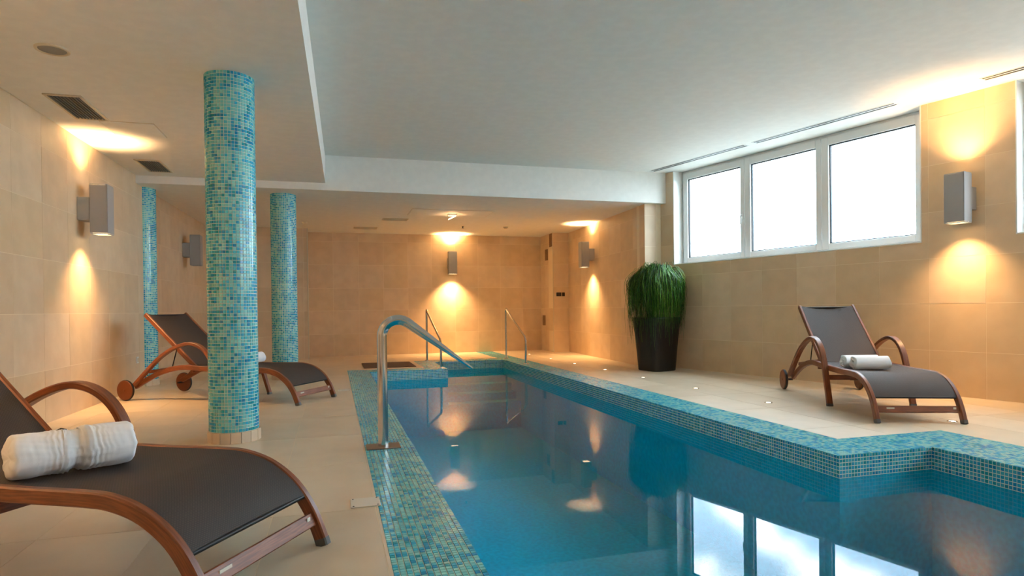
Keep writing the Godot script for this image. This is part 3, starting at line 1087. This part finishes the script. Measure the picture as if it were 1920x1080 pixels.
# a towel wound up along z, lying on y = 0
func towel_mesh(l: float) -> ArrayMesh:
	var st := begin()
	var n := 84
	var turns := 3.1
	var rings := []
	var thick := 0.0145
	for i in n + 1:
		var f := float(i) / n
		var t := f * turns * TAU - 2.0
		var r := 0.008 + 0.0152 * f * turns
		var d := Vector2(cos(t), sin(t))
		var inner := d * r
		var outer := d * (r + thick)
		rings.append([inner, outer, d])
	var c := Vector2(0, 0.059)
	var h := l * 0.5
	for i in n:
		var a = rings[i]
		var b = rings[i + 1]
		var ea := h - 0.006 * sin(i * 0.7) - 0.004 * sin(i * 0.23)
		var eb := h - 0.006 * sin((i + 1) * 0.7) - 0.004 * sin((i + 1) * 0.23)
		var f3 := func(p: Vector2, z: float) -> Vector3: return Vector3(p.x * 1.06 + c.x, maxf(p.y + c.y, 0.0), z)
		for k in [[1, 1.0], [0, -1.0]]:
			var na: Vector3 = Vector3(a[2].x, a[2].y, 0) * k[1]
			var nb: Vector3 = Vector3(b[2].x, b[2].y, 0) * k[1]
			var p: Array = [f3.call(a[k[0]], -ea + 0.006), f3.call(b[k[0]], -eb + 0.006), f3.call(b[k[0]], eb - 0.006), f3.call(a[k[0]], ea - 0.006)]
			var z := Vector2.ZERO
			tri(st, [p[0], p[1], p[2]], [na, nb, nb], [z, z, z])
			tri(st, [p[0], p[2], p[3]], [na, nb, na], [z, z, z])
		for s in [-1.0, 1.0]:
			var ma: Vector2 = (a[0] + a[1]) * 0.5
			var mb: Vector2 = (b[0] + b[1]) * 0.5
			for k in [0, 1]:
				var nz := (Vector3(a[2].x, a[2].y, 0) * (1.0 if k == 1 else -1.0) + Vector3(0, 0, s)).normalized()
				quad(st, f3.call(a[k], s * (ea - 0.006)), f3.call(b[k], s * (eb - 0.006)), f3.call(mb, s * eb), f3.call(ma, s * ea), nz)
	return st.commit()


func robe_radius(f: float, t: float, nz: FastNoiseLite) -> Vector2:
	# f: -1..1 along the roll, t: angle; gathered at the belt, swelling to both sides
	var pinch := exp(-pow(f / 0.13, 2.0))
	var body := 1.0 - 0.17 * pinch + 0.05 * exp(-pow((f - 0.5) / 0.35, 2.0))
	var ends := sqrt(maxf(0.0, 1.0 - pow(maxf(0.0, (absf(f) - 0.88) / 0.12), 3.0)))
	var folds := nz.get_noise_2d(cos(t) * 55.0 + f * 26.0, sin(t) * 55.0) * 0.07 * (0.35 + 0.65 * exp(-pow(f / 0.4, 2.0)))
	folds += sin(f * 70.0 + 5.0 * nz.get_noise_2d(t * 14.0, f * 9.0)) * 0.020 * exp(-pow((absf(f) - 0.2) / 0.22, 2.0)) + sin(f * 131.0 + 7.0 * nz.get_noise_2d(t * 11.0, f * 14.0 + 90.0)) * 0.008 * exp(-pow((absf(f) - 0.15) / 0.25, 2.0))
	folds += nz.get_noise_2d(f * 60.0, t * 10.0 + 40.0) * 0.05
	var k := (body + folds) * (0.55 + 0.45 * ends)
	return Vector2(0.108 * k, 0.083 * k)


func robe_mesh() -> ArrayMesh:
	var nz := FastNoiseLite.new()
	nz.seed = 4
	nz.frequency = 0.03
	nz.fractal_octaves = 3
	var st := begin()
	st.set_smooth_group(0)
	var nf := 110
	var nt := 90
	var P := []
	for i in nf + 1:
		var f := 2.0 * i / nf - 1.0
		var row := []
		for j in nt:
			var t := TAU * j / nt
			var r := robe_radius(f, t, nz)
			var y := sin(t) * r.y
			row.append(Vector3(cos(t) * r.x, maxf(0.081 + y, 0.002 * absf(cos(t))), f * 0.205 + 0.012 * nz.get_noise_2d(t * 20.0, 7.0)))
		P.append(row)
	for i in nf:
		for j in nt:
			var k := (j + 1) % nt
			for v in [P[i][j], P[i + 1][k], P[i + 1][j], P[i][j], P[i][k], P[i + 1][k]]:
				st.add_vertex(v)
	for i in [0, nf]:
		var c := Vector3(0, 0.081, 0.0)
		for p in P[i]:
			c.z += p.z / nt
		c.z += 0.012 if i == 0 else -0.012
		for j in nt:
			var k := (j + 1) % nt
			for v in ([c, P[i][k], P[i][j]] if i == 0 else [c, P[i][j], P[i][k]]):
				st.add_vertex(v)
	st.index()
	st.generate_normals()
	return st.commit()


func belt_mesh() -> ArrayMesh:
	var nz := FastNoiseLite.new()
	nz.seed = 4
	nz.frequency = 0.03
	nz.fractal_octaves = 3
	var st := begin()
	st.set_smooth_group(0)
	for lane in [[-0.018, 0.050, 0.6], [0.030, 0.040, -0.5]]:
		var nt := 72
		var P := []
		for j in nt:
			var t := TAU * j / nt
			var row := []
			for k in 7:
				var w: float = (k / 6.0 - 0.5)
				var z: float = lane[0] + lane[1] * w + 0.014 * sin(t + lane[2])
				var r := robe_radius(z / 0.205, t, nz)
				var lift := 0.0045 * (1.0 - pow(absf(2.0 * w), 4.0)) + 0.0022 * cos(k * PI)
				row.append(Vector3(cos(t) * (r.x + lift), maxf(0.081 + sin(t) * (r.y + lift), 0.0), z))
			P.append(row)
		for j in nt:
			var jj := (j + 1) % nt
			for k in 6:
				for v in [P[j][k], P[jj][k + 1], P[j][k + 1], P[j][k], P[jj][k], P[jj][k + 1]]:
					st.add_vertex(v)
	st.index()
	st.generate_normals()
	return st.commit()


# ---------------------------------------------------------------- plant
func plant() -> void:
	var o := thing("potted_plant", "grassy trailing green plant in a tall black pot by the wall", "potted plant", Vector3(4.93, 0, -8.93))
	o.rotation.y = 0.25
	var st := begin()
	st.set_smooth_group(-1)
	var lv := [[0.225, 0.0], [0.235, 0.015], [0.268, 0.45], [0.30, 0.82], [0.292, 0.84], [0.27, 0.835], [0.262, 0.78]]
	var n := 48
	var P := []
	for l in lv:
		var row := []
		for k in n:
			var t := TAU * (k + 0.5) / n
			var c := Vector2(cos(t), sin(t))
			var q: float = pow(pow(absf(c.x), 5.0) + pow(absf(c.y), 5.0), -0.2)
			row.append(Vector3(c.x * q * l[0], l[1], c.y * q * l[0]))
		P.append(row)
	for i in lv.size() - 1:
		for k in n:
			var kk := (k + 1) % n
			var a: Vector3 = P[i][k]
			var b: Vector3 = P[i][kk]
			var c: Vector3 = P[i + 1][kk]
			var d: Vector3 = P[i + 1][k]
			var nn := (b - a).cross(d - a).normalized()
			var want := Vector3(a.x, 0, a.z).normalized() * (1.0 if i < 3 else -1.0) + (Vector3.UP if i >= 3 else Vector3.ZERO)
			quad(st, a, b, c, d, nn if nn.dot(want) > 0 else -nn)
	put(o, "pot", st.commit(), M.pot_black)
	put(o, "soil", lathe([Vector2(0.24, 0.79), Vector2(0.0, 0.80)], 32), M.soil)
	for k in 9:
		var t := TAU * k / 9.0
		var r := 0.05 + 0.07 * (k % 3)
		var top := Vector3(cos(t) * r * 1.25, 1.18 + 0.12 * ((k * 7) % 4) / 3.0, sin(t) * r * 1.25)
		var base := Vector3(cos(t) * r * 0.7, 0.785, sin(t) * r * 0.7)
		var side := (top - base).cross(Vector3(0.3, 0, 1)).normalized()
		put(o, "stem", sweep([base, top], ring(0.010, 8), side, true, [1.0, 0.7]), M.soil)
	var ls := begin()
	var greens := [Color8(54, 106, 26), Color8(40, 88, 24), Color8(86, 146, 40), Color8(30, 68, 22), Color8(126, 172, 66)]
	for k in 1900:
		var t := rng.randf() * TAU
		var out := Vector3(cos(t), 0, sin(t))
		var reach := 0.10 + 0.33 * sqrt(rng.randf())
		var h0 := rng.randf_range(0.95, 1.34)
		var apex := lerpf(1.68, 1.54, pow(reach / 0.43, 2.0)) + rng.randf_range(-0.30, 0.02) * rng.randf()
		var drop := rng.randf_range(0.25, 0.86)
		if cos(t + 0.25) < -0.3 and rng.randf() < 0.45:
			drop += rng.randf_range(0.1, 0.32)
		var p0 := out.rotated(Vector3.UP, rng.randf_range(-1, 1)) * rng.randf_range(0.0, 0.12) + Vector3(0, h0, 0)
		var p1 := out * reach * 0.55 + Vector3(0, apex, 0)
		var p2 := out * reach + Vector3(0, apex - 0.10, 0)
		var p3 := out * (reach + rng.randf_range(-0.02, 0.03)) + Vector3(0, maxf(apex - drop, 0.30), 0) + Vector3(rng.randf_range(-0.04, 0.04), 0, rng.randf_range(-0.04, 0.04))
		var jit := func(a: float) -> Vector3: return Vector3(rng.randf_range(-a, a), rng.randf_range(-a, a) * 0.6, rng.randf_range(-a, a))
		if rng.randf() < 0.12:
			p1 += Vector3(0, 0.05, 0) + out * 0.05
			p2 += out * 0.05
			p3 -= out * 0.06
		var pts := curve([p0, p1 + jit.call(0.05), p2 + jit.call(0.03), p2.lerp(p3, 0.5) + out * 0.012 + jit.call(0.03), p3], 3)
		var side := out.cross(Vector3.UP).rotated(Vector3.UP, rng.randf_range(-0.9, 0.9))
		var g: Color = greens[rng.randi_range(0, 4)].srgb_to_linear()
		var w := rng.randf_range(0.002, 0.0054)
		for i in pts.size() - 1:
			var f0 := 1.0 - 0.8 * pow(float(i) / (pts.size() - 1), 2.0)
			var f1 := 1.0 - 0.8 * pow(float(i + 1) / (pts.size() - 1), 2.0)
			var a: Vector3 = pts[i]
			var b: Vector3 = pts[i + 1]
			var fold := (b - a).cross(side).normalized() * w * 0.5
			ls.set_color(g)
			var nn := (b - a).cross(side).normalized()
			quad(ls, a - side * w * f0, b - side * w * f1, b + fold, a + fold, (nn + side * 0.5).normalized())
			quad(ls, a + side * w * f0, b + side * w * f1, b + fold, a + fold, (nn - side * 0.5).normalized())
	var fol := put(o, "foliage", ls.commit(), M.leaf)
	fol.set_meta("kind", "stuff")


# ---------------------------------------------------------------- metal by the pool
func rails_and_spout() -> void:
	var sp := thing("water_spout", "steel swan-neck water spout rising from the mosaic pool edge", "water spout", Vector3(0.337, 0, -4.67))
	put(sp, "base_plate", box(Vector3(0.245, 0.008, 0.185), 0.003, Vector3(0.0, 0.004, 0.0)), M.brushed)
	var path := []
	var scales := []
	for k in 6:
		path.append(Vector3(0, lerpf(0.004, 0.808, k / 5.0), 0))
		scales.append(1.0)
	var c := Vector2(0.118, 0.812)
	for k in range(1, 15):
		var t := deg_to_rad(180.0 - (180.0 - 53.5) * k / 14.0)
		path.append(Vector3(c.x + cos(t) * 0.118, c.y + sin(t) * 0.118, 0))
		scales.append(1.0)
	var from: Vector3 = path[-1]
	var to := Vector3(0.672, 0.552, 0)
	put(sp, "neck", sweep(path, ring(0.037, 28), Vector3.BACK, true, scales), M.steel)
	var cone := []
	var cs := []
	for k in 9:
		cone.append(from.lerp(to, k / 8.0))
		cs.append(lerpf(1.0, 0.26, k / 8.0))
	put(sp, "nozzle", sweep(cone, ring(0.0372, 28), Vector3.BACK, true, cs), M.steel)
	put(sp, "weld_ring", sweep([from - (to - from).normalized() * 0.004, from + (to - from).normalized() * 0.004], ring(0.0382, 28), Vector3.BACK, true), M.steel)
	handrail(1.765, -12.36, -10.68, "slim steel handrail by the brown mat at the far pool steps")
	handrail(3.352, -12.22, -10.87, "slim steel handrail on the right coping at the far pool steps")


func handrail(x: float, z0: float, z1: float, label: String) -> void:
	var o := thing("handrail", label, "handrail", Vector3(x, 0, z0), "pool step handrails")
	var d := z1 - z0
	var pts := [Vector3(0, 0.0, 0), Vector3(0, 0.5, 0), Vector3(0, 0.93, 0), Vector3(0, 0.985, 0.012), Vector3(0, 1.0, 0.04), Vector3(0, 0.985, 0.075), Vector3(0, 0.95, 0.125), Vector3(0, 0.50, d - 0.09), Vector3(0, 0.44, d - 0.02), Vector3(0, 0.40, d), Vector3(0, 0.34, d), Vector3(0, 0.0, d)]
	put(o, "rail", sweep(pts, ring(0.021, 16), Vector3.RIGHT, true), M.steel)
	for z in [0.0, d]:
		put(o, "flange", lathe([Vector2(0.048, 0.0), Vector2(0.046, 0.01), Vector2(0.022, 0.014)], 24), M.steel, Transform3D(Basis(), Vector3(0, 0, z)))


func floor_fittings() -> void:
	var ord := ["small round floor light lying apart by the far wall, behind the pool steps", "small round floor light farthest back in the row along the right deck", "second farthest small round floor light along the right deck", "third farthest small round floor light along the right deck", "small round floor light in the right deck, left of the black pot", "small round floor light just in front of the black pot", "small round floor light between the pot and the right lounger", "small round floor light nearest to the right lounger's wheels", "small round floor light at the front foot of the right lounger"]
	var at := [Vector2(2.6, -13.51), Vector2(4.12, -13.1), Vector2(4.15, -11.78), Vector2(4.17, -10.55), Vector2(4.21, -9.32), Vector2(4.23, -8.06), Vector2(4.26, -6.76), Vector2(4.31, -5.49), Vector2(5.05, -4.09)]
	for k in at.size():
		var o := thing("floor_light", ord[k], "floor light", v3(at[k]), "recessed floor lights")
		put(o, "bezel", lathe([Vector2(0.040, 0.0), Vector2(0.039, 0.003), Vector2(0.026, 0.003), Vector2(0.025, 0.001)], 28), M.steel)
		put(o, "light_lens", lathe([Vector2(0.026, 0.0015), Vector2(0.014, 0.0028), Vector2(0.0, 0.0032)], 28), M.floor_led)
	for d in [[0.145, -3.335, 0.15, 0.15, "square steel skimmer cover in the floor, nearest beside the left coping"], [0.115, -8.18, 0.15, 0.18, "pale skimmer cover in the floor near the foot of the middle lounger"]]:
		var o := thing("skimmer_cover", d[4], "floor cover", Vector3(d[0], 0, d[1]), "skimmer covers")
		put(o, "lid", box(Vector3(d[2], 0.006, d[3]), 0.002, Vector3(0, 0.003, 0)), M.plate_steel)
		for sx in [-1, 1]:
			for sz in [-1, 1]:
				put(o, "screw", lathe([Vector2(0.005, 0.006), Vector2(0.004, 0.0075), Vector2(0.0, 0.0078)], 12), M.dark_metal, Transform3D(Basis(), Vector3(sx * (d[2] * 0.5 - 0.014), 0, sz * (d[3] * 0.5 - 0.014))))
	var m := thing("floor_mat", "brown rectangular mat on the floor behind the far pool ledge", "mat", Vector3(0.94, 0, -11.58))
	put(m, "mat_base", box(Vector3(0.90, 0.012, 1.02), 0.004, Vector3(0, 0.006, 0)), M.mat_brown)
	for k in 24:
		put(m, "rib", box(Vector3(0.88, 0.005, 0.022), 0.0015, Vector3(0, 0.0135, -0.485 + k * 0.0421)), M.mat_brown)


func wall_fittings() -> void:
	for v in [[2.66, -13.62, 0.30, "brown air grille highest on the side of the far right pier"], [2.26, -13.92, 0.26, "brown air grille second from the top on the far right pier"], [0.72, -14.14, 0.24, "brown grille low on the side of the far right pier"]]:
		var y: float = minf(v[0], BACK_Y - v[2] * 0.5 - 0.01)
		var o := thing("wall_grille", v[3], "wall grille", Vector3(4.83, y, v[1]), "small brown wall grilles")
		put(o, "grille_frame", box(Vector3(0.012, v[2], 0.17), 0.003, Vector3(-0.006, 0, 0)), M.grille_brown)
		for k in 7:
			put(o, "slat", box(Vector3(0.012, 0.010, 0.14), 0.0, Vector3(-0.015, -v[2] * 0.5 + v[2] * (k + 0.5) / 7.0, 0), Basis(Vector3.BACK, 0.5)), M.grille_brown)
	var t := thing("control_panel", "small black control panel on the far right pier", "control panel", Vector3(5.01, 1.322, -13.5))
	put(t, "housing", box(Vector3(0.115, 0.085, 0.03), 0.004, Vector3(-0.045, 0, 0.015)), M.black)
	put(t, "knob_box", box(Vector3(0.06, 0.085, 0.035), 0.004, Vector3(0.065, 0, 0.0175)), M.dark_metal)
	put(t, "display", box(Vector3(0.08, 0.04, 0.002), 0.0, Vector3(-0.045, 0.008, 0.031)), M.rubber)
	var s := thing("wall_socket", "small white socket low on the left wall behind the middle lounger", "socket", Vector3(left_x(-9.28), 0.385, -9.28))
	put(s, "plate", box(Vector3(0.012, 0.085, 0.085), 0.003, Vector3(0.006, 0, 0)), M.white_frame)
	put(s, "insert", box(Vector3(0.006, 0.05, 0.05), 0.002, Vector3(0.013, 0, 0)), M.cream)
